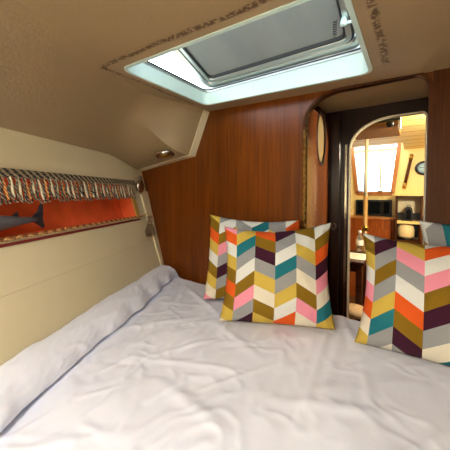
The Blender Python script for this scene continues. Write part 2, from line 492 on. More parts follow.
# door leaf folded back into the passage
dr = thing('door_1', 'varnished wooden door folded open into the passage, with an oval pane', 'door', (DX0, BY + .03, H - 1.1))
dr['kind'] = 'structure'
lx = DX0 - .011
oc = Vector((lx, 1.585, H + .315))
def oval(x, a, bb, n=28): return [Vector((x, oc.y + a * math.cos(2*PI*i/n), oc.z + bb * math.sin(2*PI*i/n))) for i in range(n)]
leaf = [Vector((lx - .011, y, z)) for y, z in ((BY + .03, H - 1.1), (1.775, H - 1.1), (1.775, H + .44), (BY + .10, H + .44), (BY + .05, H + .40), (BY + .03, H + .33))]
MB().prism([leaf, oval(lx - .011, .082, .142)], (.022, 0, 0)).build('door_panel', 'door_wood', dr)
MB().prism([oval(lx - .014, .094, .156), oval(lx - .014, .080, .140)], (.028, 0, 0)).build('oval_rim', 'teak_black', dr)
MB().prism([oval(lx - .004, .083, .143)], (.008, 0, 0)).build('oval_pane', 'oval_cream', dr)
hg = MB()
hg.box((DX0 - .004, BY - .001, H - .12), (.012, .014, .86), bevel=.002)
for i in range(22): hg.tube([(DX0 + .004, BY - .008, H - .53 + i * .039), (DX0 + .004, BY - .008, H - .497 + i * .039)], .0045, 8)
hg.build('piano_hinge', 'brass_old', dr)
# small door latch on bulkhead casing right of the pillow
p = at_y(334, 226, PY - .03)
la = thing('door_latch', 'small dark latch with a bright loop on the dark post beside the front cushion', 'latch', p)
MB().box(p, (.024, .012, .05), bevel=.003).build('plate', 'black', la)
MB().tube([p + Vector((.014 * math.cos(q), -.012, .02 * math.sin(q))) for q in [2*PI*i/14 for i in range(14)]], .002, 6, True).build('pull_ring', 'chrome', la)

# cabin + saloon sole
MB().box((-.2, 1.6, -.01), (4.4, 5.2, .02)).build('floor', 'sole_wood', kind='structure')

# ------------------------------------------------------------------ hatch
ht = thing('roof_hatch', 'roof hatch with pale liner and grey smoked lid propped open to the sky', 'hatch', (HX0, HY1, roof_z(HX0)))
zc = H + .556
def ring(mb, x0, x1, y0, y1, r, t, z0, z1):
    o = rrect(x0 - t, x1 + t, y0 - t, y1 + t, r + t); i = rrect(x0, x1, y0, y1, r)
    mb.prism([[Vector((x, y, z0)) for x, y in o], [Vector((x, y, z0)) for x, y in i]], (0, 0, z1 - z0)); return mb
def shear_to_roof(mb, z0):
    for v in mb.bm.verts:
        if v.co.z < z0 + .001: v.co.z = roof_z(v.co.x) - .003
    return mb
mb = ring(MB(), HX0, HX1, HY0, HY1, .035, .014, H + .47, zc); shear_to_roof(mb, H + .47)
mb.build('liner', 'liner_white', ht)
mb = ring(MB(), HX0 + .006, HX1 - .006, HY0 + .006, HY1 - .006, .04, .03, zc, zc + .008)
mb.build('base_frame', 'alloy', ht)
ring(MB(), HX0 + .009, HX1 - .009, HY0 + .009, HY1 - .009, .04, .006, zc + .008, zc + .013).build('gasket', 'gasket', ht)
# the lid, hinged on its forward edge
TIL = math.radians(20)
hinge = Vector((0, HY1 + .004, zc + .016))
def lid(p):     # p = (x, v, w): v from the hinge aft, w up
    x, v, wv = p
    return Vector((x, hinge.y - v * math.cos(TIL) - wv * -math.sin(TIL) * -1, hinge.z + v * math.sin(TIL) + wv * math.cos(TIL)))
def lid_ring(x0, x1, v0, v1, r, t, w0, w1, name, m):
    mb = MB(); o = rrect(x0, x1, v0, v1, r); i = rrect(x0 + t, x1 - t, v0 + t, v1 - t, max(r - t, .004))
    e = lid((0, 0, w1)) - lid((0, 0, w0))
    mb.prism([[lid((x, v, w0)) for x, v in o], [lid((x, v, w0)) for x, v in i]], e)
    return mb.build(name, m, ht, bevel=.002)
LX0, LX1, LV0, LV1 = HX0 + .012, HX1 - .012, .006, .53
lid_ring(LX0, LX1, LV0, LV1, .055, .030, 0, .028, 'lid_frame', 'alloy')
lid_ring(LX0 + .032, LX1 - .032, LV0 + .032, LV1 - .032, .04, .007, .002, .02, 'lid_gasket', 'gasket')
lid_ring(LX0 + .062, LX1 - .062, LV0 + .062, LV1 - .062, .03, .005, -.003, .02, 'pane_seal', 'gasket')
lid_ring(LX0 + .041, LX1 - .041, LV0 + .041, LV1 - .041, .035, .018, -.004, .022, 'inner_frame', 'alloy')
mb = MB(); e = lid((0, 0, .012)) - lid((0, 0, 0))
mb.prism([[lid((x, v, .01)) for x, v in rrect(LX0 + .03, LX1 - .03, LV0 + .03, LV1 - .03, .04)]], e)
mb.build('pane', 'smoke_acrylic', ht)
# lever with its black coil near the right side
hp = lid((LX1 - .055, .165, -.012))
kn = MB(); kn.lathe(hp + Vector((0, 0, -.022)), [(.006, 0), (.011, .003), (.012, .012), (.008, .03)], 14)
kn.tube([hp + Vector((0, 0, -.012)), hp + Vector((.03, .004, -.014)), hp + Vector((.055, .0, -.006))], [.005, .006, .004], 8)
kn.build('lever', 'liner_white', ht)
MB().tube([hp + Vector((-.03, 0, .006)) + Vector((.006 * math.cos(i * .9), .006 * math.sin(i * .9), -.0012 * i)) for i in range(46)], .0016, 5).build('coil', 'black', ht)
MB().box(((HX0 + HX1) / 2, HY1 + .002, zc + .018), (HX1 - HX0 - .01, .008, .036)).build('hinge_strip', 'alloy', ht)
for x in (LX0 + .16, LX1 - .16):
    MB().box((x, hinge.y + .002, hinge.z - .006), (.06, .022, .02), bevel=.004).build('hinge', 'alloy', ht)

# puck lamp on the soffit
p = at_d(165, 155.5, 1.80)
def soffit_z(x, y):
    s_ = ceil_section(y)
    for a, b_ in zip(s_, s_[1:]):
        if a.x <= x <= b_.x: return a.z + (b_.z - a.z) * (x - a.x) / (b_.x - a.x)
    return s_[-1].z
best = None
for k in range(60):
    d_ = 1.3 + .012 * k; q = at_d(165, 155, d_); zz = soffit_z(q.x, q.y) - .012
    if best is None or abs(zz - q.z) < best[0]: best = (abs(zz - q.z), q, zz)
p = Vector((best[1].x, best[1].y, best[2]))
pl = thing('puck_lamp', 'small round metal spot lamp under the side deck near the wood bulkhead', 'lamp', p)
sl = (soffit_z(p.x + .03, p.y) - soffit_z(p.x - .03, p.y)) / .06
ax = Vector((-sl, 0, 1)).normalized()
MB().lathe(p + ax * .012, [(.058, 0), (.061, -.006), (.060, -.014), (.054, -.020), (.046, -.022), (.044, -.016), (.001, -.015)], 28, ax).build('housing', 'chrome', pl)
MB().lathe(p + ax * .012, [(.043, -.017), (.034, -.026), (.018, -.031), (.001, -.032)], 24, ax).build('lens', 'brass', pl)

# ------------------------------------------------------------------ fringe over the niche
fr = thing('fringe_valance', 'black and cream corded fringe hanging along the top of the orange niche', 'fringe', hull(1.0, NZ1, .0))
mb = MB()
for j, (dz, off) in enumerate(((.004, .008), (-.006, .011), (-.016, .011))):
    mb.tube([hull(NT0 + (1.70 - NT0) * i / 60, NZ1 + dz, off + .001 * math.sin(i * 1.7)) for i in range(61)], .006, 7)
mb.build('braid_band', 'braid_grey', fr)
protos = []
for v in range(3):
    sub = []
    L_ = (.084, .092, .088)[v]; wd = (.013, .015, .011)[v]
    base = hull(0, NZ1 - .02, .010)
    def lp(a, dz, off=0.0): return hull(a, NZ1 - .02 + dz, .012 + off)
    # twisted teardrop loop, its cream filling strand and a knot
    lo = []
    for i in range(18):
        q = i / 17; ang = PI * 2 * q
        zz = -L_ * (0.5 - .5 * math.cos(ang)); wv = wd * math.sin(ang) * (1.15 if zz < -L_ / 2 else .75)
        lo.append(lp(wv, zz, .004 * math.sin(5 * ang)))
    o1 = MB().tube(lo, .0036, 6).build('loop', 'cord_dark', fr, origin=base); sub.append(o1)
    o2 = MB().tube([lp(.002 * math.sin(6 * q), -L_ * .88 * q, -.001) for q in [i / 9 for i in range(10)]], [.004 + .0015 * math.sin(PI * i / 9) for i in range(10)], 6).build('strand', ('cord_cream', 'cord_cream', 'cord_orange')[v], fr, origin=base); sub.append(o2)
    protos.append((sub, base))
t = -.06; k = 0; used = set()
while t < 1.655:
    v = k % 3; sub, base = protos[v]
    for o in sub:
        c_ = o if v not in used else o.copy()
        if v in used: COL.objects.link(c_); c_.parent = fr
        c_.location = (Vector(base) - Vector(fr['_o'])) + hT * t + Vector((0, 0, random.uniform(-.004, .004)))
        c_.rotation_euler = (0, 0, random.uniform(-.25, .25)) if v in used else (0, 0, 0)
    used.add(v)
    t += .029; k += 1
# end fitting of the rail
p = hull(1.725, NZ1 - .03, .034)
ef = thing('rail_end_disc', 'round metal rail fitting where the fringe meets the wood bulkhead', 'fitting', p)
MB().lathe(p, [(.001, -.016), (.036, -.016), (.045, -.006), (.045, .004), (.034, .011), (.014, .015), (.001, .015)], 24, hM).build('disc', 'chrome', ef)
MB().lathe(p + Vector((0, 0, .055)), [(.001, -.006), (.016, -.006), (.018, 0), (.014, .007), (.001, .008)], 16, hM).build('rosette', 'braid_grey', ef)
MB().tube([p + Vector((0, 0, .05)), p + Vector((0, 0, .0)), p + Vector((0, 0, -.05))], .007, 8).build('bracket', 'braid_grey', ef)
# gold edge strip of the niche
MB().prism([[hull(NT1 - .012, NZ0, .002), hull(NT1 + .030, NZ0, .002), hull(NT1 + .030, NZ1 - .01, .002), hull(NT1 - .012, NZ1 - .01, .002)]], hM * .008).build('trim_10', 'gold_trim', kind='structure', bevel=.002)
# rope and red piping along the lip
rp = thing('rope_trim', 'twisted tan rope with red piping along the lower lip of the niche', 'rope', hull(.9, NZ0, .01))
mb = MB()
for ph in (0, PI):
    pts = []
    for i in range(421):
        a = NT0 + (NT1 + .06 - NT0) * i / 420; q = i * .62 + ph
        pts.append(hull(a, NZ0 + .005 + .0034 * math.sin(q), .005 + .0034 * math.cos(q)))
    mb.tube(pts, .0037, 5)
mb.build('rope', 'rope_gold', rp)
MB().tube([hull(NT0 + (NT1 + .03 - NT0) * i / 20, NZ0 - .014, .002) for i in range(21)], .0055, 7).build('piping', 'piping_red', rp)
# tassel
p = at_d(149.5, 217, 1.72)
p = hull(1.69, H - .145, .058)
ts = thing('tassel', 'taupe key tassel hanging at the end of the niche rope', 'tassel', p - Vector((0, 0, .13)))
MB().lathe(p, [(.004, .004), (.013, 0), (.017, -.010), (.012, -.022), (.010, -.028), (.016, -.036), (.018, -.044), (.012, -.052)], 16).build('head', 'tassel_taupe', ts)
mb = MB()
for i in range(46):
    q = i * 2.399; r = .017 * math.sqrt((i + .5) / 46)
    e = p + Vector((math.cos(q) * r * 1.9, math.sin(q) * r * 1.9, -.13 + random.uniform(-.008, .006)))
    s0 = p + Vector((math.cos(q) * r * .7, math.sin(q) * r * .7, -.048))
    mb.tube([s0, (s0 + e) / 2 + Vector((math.cos(q), math.sin(q), 0)) * .006, e], .0026, 4)
mb.build('skirt', 'tassel_taupe', ts)
MB().tube([p + Vector((0, 0, .002)), p + Vector((-.012, -.006, .018)), hull(NT1 + .05, NZ0 + .008, .008)], .004, 6).build('loop', 'rope_gold', ts)

# shark figure in the niche
SC = -.048
def sk(t_, z_, o_=0.0): return hull(0, NZ0) * 0 + hM * (s_of(NZ0) + SC + o_) + hT * t_ + Vector((0, 0, z_))
tl = .915
zc_ = NZ0 + .040
prof_s = [(0, .010, .012), (.03, .010, .012), (.07, .015, .017), (.13, .023, .026), (.20, .030, .034), (.28, .034, .038), (.36, .034, .037), (.43, .030, .030), (.50, .021, .020), (.545, .010, .009), (.56, .002, .002)]
shk = thing('shark_figure', 'dark grey shark figure lying on the ledge of the orange niche', 'figurine', sk(.7, NZ0))
mb = MB(); rings = []
for a, rw, rh in prof_s:
    zz = zc_ + .012 * (1 - min(1, a / .2)) + .05 * min(a, .4)
    rings.append([mb.bm.verts.new(sk(tl - a, zz + rh * math.sin(q) * (1 if math.sin(q) > 0 else .85), rw * math.cos(q))) for q in [2*PI*j/16 for j in range(16)]])
for A, B in zip(rings, rings[1:]):
    for j in range(16):
        f = mb.bm.faces.new([A[j], A[(j+1) % 16], B[(j+1) % 16], B[j]]); f.smooth = True
mb.bm.faces.new(rings[0]); mb.bm.faces.new(rings[-1])
mb.build('body', 'shark_grey', shk)
def fin(name, pts, th=.005, side=0):
    mb = MB(); q = [sk(a, z, o) for a, z, o in pts]
    n = (q[1] - q[0]).cross(q[2] - q[0]).normalized() * th
    mb.prism([[p - n / 2 for p in q]], n); return mb.build(name, 'shark_fin', shk, bevel=.0015)
z0 = zc_ + .012
fin('tail_fin', [(tl - .02, z0 + .012, 0), (tl + .006, z0 + .030, 0), (tl + .020, z0 + .060, 0), (tl + .027, z0 + .059, 0), (tl + .028, z0 + .02, 0), (tl + .026, z0, 0), (tl + .034, z0 - .030, 0), (tl + .028, z0 - .038, 0), (tl + .004, z0 - .018, 0), (tl - .02, z0 - .008, 0)], .009)
fin('second_dorsal_fin', [(tl - .075, z0 + .010, 0), (tl - .11, z0 + .014, 0), (tl - .085, z0 + .034, 0), (tl - .078, z0 + .033, 0)])
fin('dorsal_fin', [(tl - .24, zc_ + .03, 0), (tl - .34, zc_ + .034, 0), (tl - .27, zc_ + .085, 0), (tl - .255, zc_ + .084, 0)], .007)
for sg in (1, -1):
    fin('pectoral_fin', [(tl - .34, zc_ - .002, .024 * sg), (tl - .40, zc_ - .002, .024 * sg), (tl - .33, zc_ - .038, .055 * sg), (tl - .32, zc_ - .038, .055 * sg)])

# ------------------------------------------------------------------ berth and bedding
BZ = H - .535
def left_edge(y, z): return hull_x(y, z)
mt = MB()
def bed_poly(z): 
    pts = []
    for y in (-.85, -.4, .1, .6, 1.0, 1.285): pts.append((hull_x(y, z) + .015, y))
    return [Vector((x, y, z)) for x, y in pts] + [Vector((2 * XC - x, y, z)) for x, y in reversed(pts)]
a_, b_ = bed_poly(BZ - .16), bed_poly(BZ - .09)
va = [mt.bm.verts.new(p) for p in a_]; vb = [mt.bm.verts.new(p) for p in b_]
mt.bm.faces.new(va); mt.bm.faces.new(vb)
for i in range(len(va)):
    j = (i + 1) % len(va); mt.bm.faces.new([va[i], va[j], vb[j], vb[i]])
tag(mt.build('mattress', 'mattress_cloth', bevel=.02), 'berth mattress under the white duvet, filling the bow', 'mattress')
bb = MB(); a_, b_ = bed_poly(BZ - .75), bed_poly(BZ - .165)
va = [bb.bm.verts.new(p) for p in a_]; vb = [bb.bm.verts.new(p) for p in b_]
bb.bm.faces.new(va); bb.bm.faces.new(vb)
for i in range(len(va)):
    j = (i + 1) % len(va); bb.bm.faces.new([va[i], va[j], vb[j], vb[i]])
bb.build('trim_11', 'teak_dark', kind='structure')

def ridge(x, y, x0, y0, x1, y1, wdt, h):
    dx, dy = x1 - x0, y1 - y0; L2 = dx * dx + dy * dy
    t_ = ((x - x0) * dx + (y - y0) * dy) / L2
    tt = max(0, min(1, t_)); qx, qy = x0 + dx * tt, y0 + dy * tt
    dd = math.hypot(x - qx, y - qy) + abs(t_ - tt) * .3
    return h * math.exp(-(dd / wdt) ** 2) * math.sin(PI * (.08 + .84 * tt))
WR = []
for _ in range(80):
    x = random.uniform(-1.1, .7); y = random.uniform(-.1, 1.25); a = random.gauss(1.2, .7); l = random.uniform(.12, .42)
    WR.append((x, y, x + l * math.cos(a), y + l * math.sin(a), random.uniform(.006, .015), random.uniform(.0012, .0036) * random.choice((1, 1, -1))))
# the visible creases of the quilt
for (pa, pb, wd_, hh) in (((330, 325), (296, 432), .012, .008), ((345, 322), (322, 400), .016, .007), ((215, 322), (262, 360), .02, .006), ((120, 330), (200, 318), .02, .006),
                          ((270, 400), (400, 420), .02, .005), ((160, 380), (235, 440), .02, .005), ((185, 285), (225, 322), .016, .006), ((340, 312), (356, 350), .014, .009)):
    A, B = at_z(*pa, BZ), at_z(*pb, BZ); WR.append((A.x, A.y, B.x, B.y, wd_, hh))
def bed_h(x, y):
    z = BZ
    p = Vector((x * 2.3, y * 2.3, 0)); z += .008 * noise.noise(p) + .004 * noise.noise(p * 2.7 + Vector((3, 1, 5)))
    # crinkle: ridged noise
    q = Vector((x * 7 + .6 * noise.noise(p * 2), y * 5, 2.2)); z += .0024 * (1 - abs(noise.noise(q)) * 3) if abs(noise.noise(q)) < .33 else 0
    q2 = Vector((x * 15, y * 12 + 1.5 * noise.noise(p * 3), 7.7)); z += .0026 * (1 - abs(noise.noise(q2)) * 3) if abs(noise.noise(q2)) < .33 else 0
    for r_ in WR:
        if min(r_[0], r_[2]) - .08 < x < max(r_[0], r_[2]) + .08 and min(r_[1], r_[3]) - .08 < y < max(r_[1], r_[3]) + .08:
            z += ridge(x, y, *r_)
    return z
def make_duvet():
    bm = bmesh.new()
    NR, NU, NV = 84, 260, 320
    y0, y1 = -.80, 1.283
    rows = []
    for j in range(NV + 1):
        v = j / NV; y = y0 + (y1 - y0) * (v ** .9)
        row = []
        tt = Vector((hull_x(y, BZ), y, 0)).dot(hT)
        endk = smooth01(1.45, 1.80, tt)
        wob = .012 * noise.noise(Vector((tt * 3.1, 0, 9))) + .006 * noise.noise(Vector((tt * 11, 2, 1)))
        sc = .072 + wob * .8 + .006 * noise.noise(Vector((tt * 6, 7, 4))); Rs = .070 + wob - .006 * endk; rr_ = .062 + .010 * noise.noise(Vector((tt * 2.6, 5, 3))) - .014 * endk
        send = sc + Rs * .10 + .014 * (1 - endk) - .012 * endk
        for i in range(NR):
            k = i / (NR - 1); a = math.radians(172 - 270 * k)
            co, si = math.cos(a), math.sin(a)
            pk = .0075 * noise.noise(Vector((tt * 4 + k * 1.2, k * 2.4, 4.4))) + .0034 * max(0, 1 - 4.5 * abs(noise.noise(Vector((tt * 5 - k * 3.5, k * 3.5 + tt * 2, 8))))) \
                + .0014 * max(0, 1 - 3.2 * abs(noise.noise(Vector((tt * 20 + k * 7, k * 9, 2)))))
            ss = sc + .012 * (1 - endk) * k + (Rs + pk) * (abs(co) ** .9) * (1 if co > 0 else -1)
            z = BZ + .024 + ((rr_ + pk - .014) * si ** .9 if si > 0 else -.026 * abs(si) ** .9)
            if si < 0: z = max(z, bed_h(hull_x(y, BZ) + ss / hM.x, y) - .016)
            z -= .05 * smooth01(1.24, 1.285, y) ** 2
            ss = max(ss, .006)
            x = hull_x(y, z) + ss / hM.x
            row.append(bm.verts.new((x, y, z)))
        xs = hull_x(y, BZ) + send / hM.x
        xr = min(.62, 2 * XC - hull_x(y, BZ) - .03)
        for i in range(1, NU + 1):
            u = i / NU
            x = xs + (xr - xs) * (u ** 1.2)
            e = (x - xs) * hM.x
            z = bed_h(x, y) - .012 * (.6 + noise.noise(Vector((tt * 4, 1, 6)))) * math.exp(-(e / .03) ** 2) + .003 * math.exp(-((e - .09) / .03) ** 2)
            z -= .05 * smooth01(1.24, 1.285, y) ** 2
            z -= .06 * smooth01(.56, .62, x) ** 2
            row.append(bm.verts.new((x, y, z)))
        rows.append(row)
    for j in range(NV):
        for i in range(len(rows[0]) - 1):
            f = bm.faces.new([rows[j][i], rows[j][i + 1], rows[j + 1][i + 1], rows[j + 1][i]]); f.smooth = True
    me = bpy.data.meshes.new('duvet')
    o_ = Vector((-.3, .4, BZ))
    for v in bm.verts: v.co -= o_
    bm.to_mesh(me); bm.free(); me.materials.append(MATS['sheet'])
    o = bpy.data.objects.new('duvet', me); COL.objects.link(o); o.location = o_
    md = o.modifiers.new('thickness', 'SOLIDIFY'); md.thickness = .010; md.offset = -1
    tag(o, 'rumpled white duvet spread over the berth, its edge rolled along the hull', 'duvet')
make_duvet()

# ------------------------------------------------------------------ cushions
CC = dict(Y=(192, 164, 70), T=(28, 106, 116), G=(140, 141, 142), W=(208, 209, 204), O=(124, 94, 16), P=(56, 17, 38), R=(208, 84, 24), K=(220, 137, 156), C=(212, 204, 184))
def chevron(name, bounds, cols, k0, kn, first_up, amp=.9, sag=0):
    """zigzag cloth: bounds = column edges in u, cols = colour letters per column from idx -1, k = k0 + kn*(1-v)"""
    m = bpy.data.materials.new(name); m.use_nodes = True; nt = m.node_tree; N = nt.nodes.new; L = nt.links.new
    b = nt.nodes['Principled BSDF']; b.inputs['Roughness'].default_value = .85; b.inputs['Specular IOR Level'].default_value = .2
    uv = N('ShaderNodeTexCoord'); sp = N('ShaderNodeSeparateXYZ'); L(uv.outputs['UV'], sp.inputs[0])
    def M(op, a, bb=None, cc=None):
        n = N('ShaderNodeMath'); n.operation = op
        for i, v in enumerate((a, bb, cc)):
            if v is None: continue
            if isinstance(v, (int, float)): n.inputs[i].default_value = v
            else: L(v, n.inputs[i])
        return n.outputs[0]
    u = sp.outputs[0]; K = M('MULTIPLY_ADD', M('SUBTRACT', 1, sp.outputs[1]), kn, k0)
    if sag: K = M('SUBTRACT', K, M('MULTIPLY', M('MAXIMUM', M('SUBTRACT', .47, u), 0), sag))
    ed = [0] + bounds + [1]; acc = None
    wfull = bounds[2] - bounds[1]
    for ci in range(len(ed) - 1):
        lo, hi = ed[ci], ed[ci + 1]
        if ci == 0: lo_t, hi_t = hi - wfull, hi
        elif ci == len(ed) - 2: lo_t, hi_t = lo, lo + wfull
        else: lo_t, hi_t = lo, hi
        t_ = M('MULTIPLY', M('SUBTRACT', u, lo_t), 1 / (hi_t - lo_t))
        up = (ci % 2 == 1) == first_up
        tri = t_ if up else M('SUBTRACT', 1, t_)
        idx = M('FLOOR', M('ADD', K, M('MULTIPLY_ADD', tri, amp, (1 - amp) / 2)))
        s_ = cols[ci]
        r = N('ShaderNodeValToRGB'); r.color_ramp.interpolation = 'CONSTANT'
        n = len(s_); cr = r.color_ramp
        cr.elements[0].position = 0; cr.elements[0].color = lin(CC[s_[0]])
        cr.elements[1].position = 1.5 / n - .5 / n; cr.elements[1].color = lin(CC[s_[1]])
        for q in range(2, n):
            e_ = cr.elements.new(q / n); e_.color = lin(CC[s_[q]])
        L(M('MULTIPLY', M('ADD', idx, 1.5), 1 / n), r.inputs[0])
        if acc is None: acc = r.outputs[0]
        else:
            mx = N('ShaderNodeMixRGB'); L(M('GREATER_THAN', u, lo), mx.inputs[0]); L(acc, mx.inputs[1]); L(r.outputs[0], mx.inputs[2]); acc = mx.outputs[0]
    L(acc, b.inputs['Base Color'])
    nn = N('ShaderNodeTexNoise'); nn.inputs['Scale'].default_value = 30; L(uv.outputs['UV'], nn.inputs['Vector'])
    bp = N('ShaderNodeBump'); bp.inputs['Strength'].default_value = .15; bp.inputs['Distance'].default_value = .01; L(nn.outputs['Fac'], bp.inputs['Height']); L(bp.outputs[0], b.inputs['Normal'])
    MATS[name] = m
def cushion(mname, TL, TR, BL, BR, T, label, seed, pinch=.045, top_sag=.012, lean=None):
    TL, TR, BL, BR = map(Vector, (TL, TR, BL, BR))
    N = 56
    ctr = (TL + TR + BL + BR) / 4
    nrm = ((TR - TL) + (BR - BL)).cross((TL - BL) + (TR - BR)).normalized()      # towards the camera side
    if nrm.dot(EYE - ctr) < 0: nrm = -nrm
    bm = bmesh.new(); uvl = bm.loops.layers.uv.new('UVMap')
    wv = ((TR - TL) + (BR - BL)) / 2; hv = ((TL - BL) + (TR - BR)) / 2
    def pt(u, v, side):
        a, b_ = 2 * u - 1, 2 * v - 1
        # concave sides that leave pointed corners
        du = -a * pinch * (1 - b_ * b_) ** 1.0 * abs(a) ** 1.5
        dv = -b_ * pinch * (1 - a * a) * abs(b_) ** 1.5
        if b_ < 0: dv *= .35
        p = (BL * (1 - u) + BR * u) * (1 - v) + (TL * (1 - u) + TR * u) * v
        p = p + wv * (du * .5) + hv * (dv * .5)
        p -= Vector((0, 0, top_sag)) * max(0, b_) * math.cos(a * PI / 2)
        f = ((1 - abs(a) ** 2.6) * (1 - abs(b_) ** 2.6)) ** .62
        q = Vector((a * 1.7 + seed, b_ * 1.7, side * 3))
        f *= 1 + .13 * noise.noise(q)
        wr = .0045 * (1 - 2.4 * abs(noise.noise(Vector((a * 3 + seed, b_ * 2.2 + a, 4 + side))))) * min(1, (1 - max(abs(a), abs(b_))) * 6)
        # tension puckers running in from the corners
        g = max(0, abs(a) + abs(b_) - 1.1)
        wr += .006 * g * math.sin(9 * (a - b_ if a * b_ < 0 else a + b_) + 14 * (abs(a) - abs(b_)))
        return p + nrm * side * (T * f * (1.0 if side > 0 else .75) + wr)
    fr_ = [[bm.verts.new(pt(i / N, j / N, 1)) for i in range(N + 1)] for j in range(N + 1)]
    bk = [[fr_[j][i] if i in (0, N) or j in (0, N) else bm.verts.new(pt(i / N, j / N, -1)) for i in range(N + 1)] for j in range(N + 1)]
    for G, flip in ((fr_, False), (bk, True)):
        for j in range(N):
            for i in range(N):
                ids = [(j, i), (j, i + 1), (j + 1, i + 1), (j + 1, i)]
                if flip: ids.reverse()
                f = bm.faces.new([G[a][b_] for a, b_ in ids]); f.smooth = True
                for l, (a, b_) in zip(f.loops, ids): l[uvl].uv = (b_ / N, a / N)
    bmesh.ops.recalc_face_normals(bm, faces=bm.faces[:])
    o_ = (BL + BR) / 2
    for v in bm.verts: v.co -= o_
    me = bpy.data.meshes.new('cushion'); bm.to_mesh(me); bm.free(); me.materials.append(MATS[mname])
    o = bpy.data.objects.new('cushion', me); COL.objects.link(o); o.location = o_
    return tag(o, label, 'cushion', 'chevron cushions on the berth')
chevron('chevron_front', [.12, .30, .48, .66, .84],
        ['KRWYOROYCOO', 'GYTGWOKGPPG', 'WROPGYCOYYG', 'OPGWTGYWRRC', 'TOWYGCOKCCG', 'GWORPKCTYPO'], -.27, 7.5, True, .86, 1.15)
chevron('chevron_back', [.125, .31, .49, .67, .85],
        ['YORYWOYCKKG', 'GWOKGPGOGGY', 'WGYRPTWOGYG', 'WTWGOPYKCTG', 'GGYTPROWGKC', 'WRPGOYTKWGC'], -.7, 7.6, True)
chevron('chevron_right', [.085, .245, .42, .595, .77],
        ['WOYWKRCYOOG', 'GPGOGYTGCCK', 'OYKGWROPGGY', 'WRWKOPGCTTG', 'YOGTWCGPKOR', 'GWYKPTROCWG'], -.65, 7.15, True)
chevron('chevron_rear', [.03, .15, .29, .43, .57],
        ['WWYOKGTRCOG', 'WGGTOPWYRGC', 'WTTGRYPKOCG', 'GYOKWTGRCPY', 'TWGORYPKGCW', 'GKTYWOPGRCG'], -.6, 7.3, True)
zb = BZ + .022
def bz(px, py, d): return at_d(px, py, d)
# front left
fb_l, fb_r = at_z(219, 321, zb), at_z(335.5, 330, zb)
cushion('chevron_front', at_d(224.5, 226.5, 1.16), at_d(331, 222.5, 1.13), fb_l, fb_r, .078,
        'chevron cushion standing upright in front of another, left of the passage door', 1.3, .095, .012)
# behind it
cushion('chevron_back', at_d(210, 214.5, 1.37), at_d(300, 220, 1.275), at_z(203.5, 299, zb), at_z(305, 304, zb) , .050,
        'chevron cushion leaning on the wood bulkhead, mostly hidden behind another cushion', 4.1, .05, .012)
# right
BLr = at_z(354.5, 342, zb)
dirr = (cR * .822 - cH * .57).normalized()
BRr = BLr + dirr * .45
TLr = at_d(363, 233, 1.05); TRr = TLr + dirr * .46 + Vector((0, 0, .004))
cushion('chevron_right', TLr, TRr, BLr, BRr, .068, 'large chevron cushion cut by the right edge, in front of the passage door', 7.7, .10, .008)
TL4 = at_d(419, 220.5, 1.045); BL4 = cR * .74 + cH * .945; BL4.z = zb
d4 = (cR * .824 - cH * .566).normalized()
cushion('chevron_rear', TL4, TL4 + d4 * .45, BL4, BL4 + d4 * .45, .045, 'chevron cushion showing only its top corner behind the right one', 2.9, .05, .006)

# ------------------------------------------------------------------ saloon beyond the passage
WY = FY
# ceiling with companionway opening
ca, cb = at_y(353, 148, WY), at_y(402, 143, WY)
o1 = MB(); o1.prism([[Vector((SX0, PY + .025, SZ)), Vector((SX1, PY + .025, SZ)), Vector((SX1, FY + .03, SZ)), Vector((SX0, FY + .03, SZ))],
                     [Vector((ca.x - .02, 3.5, SZ)), Vector((cb.x + .02, 3.5, SZ)), Vector((cb.x + .02, FY - .012, SZ)), Vector((ca.x - .02, FY - .012, SZ))]], (0, 0, .03))
o1.build('ceiling_saloon', 'saloon_planks', origin=(0, 0, 0), kind='structure')
# far wall with trapezoid washboard window
wq = [at_y(357, 193.5, WY), at_y(392.5, 193.5, WY), at_y(399.5, 150, WY), at_y(352, 150, WY)]
for p in wq[2:]: p.z = SZ + .08
wq[0].z = wq[1].z = (wq[0].z + wq[1].z) / 2
o1 = MB(); ztop = SZ + .12
o1.prism([[Vector((SX0, WY, 0)), Vector((SX1, WY, 0)), Vector((SX1, WY, ztop)), Vector((SX0, WY, ztop))], [wq[0], wq[1], wq[2], wq[3]]], (0, .03, 0))
o1.build('wall_saloon_back', 'saloon_cream', origin=(0, 0, 0), kind='structure')
MB().box((SX0 - .01, 2.9, .95), (.02, 2.3, 1.9)).build('wall_saloon_left', 'saloon_cream', kind='structure')
MB().box((SX1 + .01, 2.9, .95), (.02, 2.3, 1.9)).build('wall_saloon_right', 'saloon_cream', kind='structure')
win = thing('window_1', 'bright companionway window in a wooden frame at the far end of the saloon', 'window', (wq[0] + wq[1]) / 2); win['kind'] = 'structure'
def bar(mb, a, b_, wd_, dp, y):
    a, b_ = Vector((a.x, y, a.z)), Vector((b_.x, y, b_.z)); t_ = (b_ - a).normalized(); n = Vector((-t_.z, 0, t_.x)) * wd_ / 2
    mb.prism([[a - n, b_ - n, b_ + n, a + n]], (0, dp, 0)); return mb
f_ = MB()
bar(f_, wq[0], wq[1], .05, .05, WY - .02); bar(f_, wq[1], wq[2], .045, .05, WY - .02); bar(f_, wq[0], wq[3], .045, .05, WY - .02)
f_.build('window_frame', 'teak_frame', win)
MB().prism([[p + Vector((0, .01, 0)) for p in wq]], (0, .006, 0)).build('pane', 'clear_pane', win)
mid0, mid1 = at_y(380.5, 191, WY), at_y(380.5, 148, WY)
MB().box(((mid0.x + mid1.x) / 2, WY + .02, (mid0.z + mid1.z) / 2), (.02, .02, abs(mid1.z - mid0.z))).build('centre_bar', 'post_cream', win)
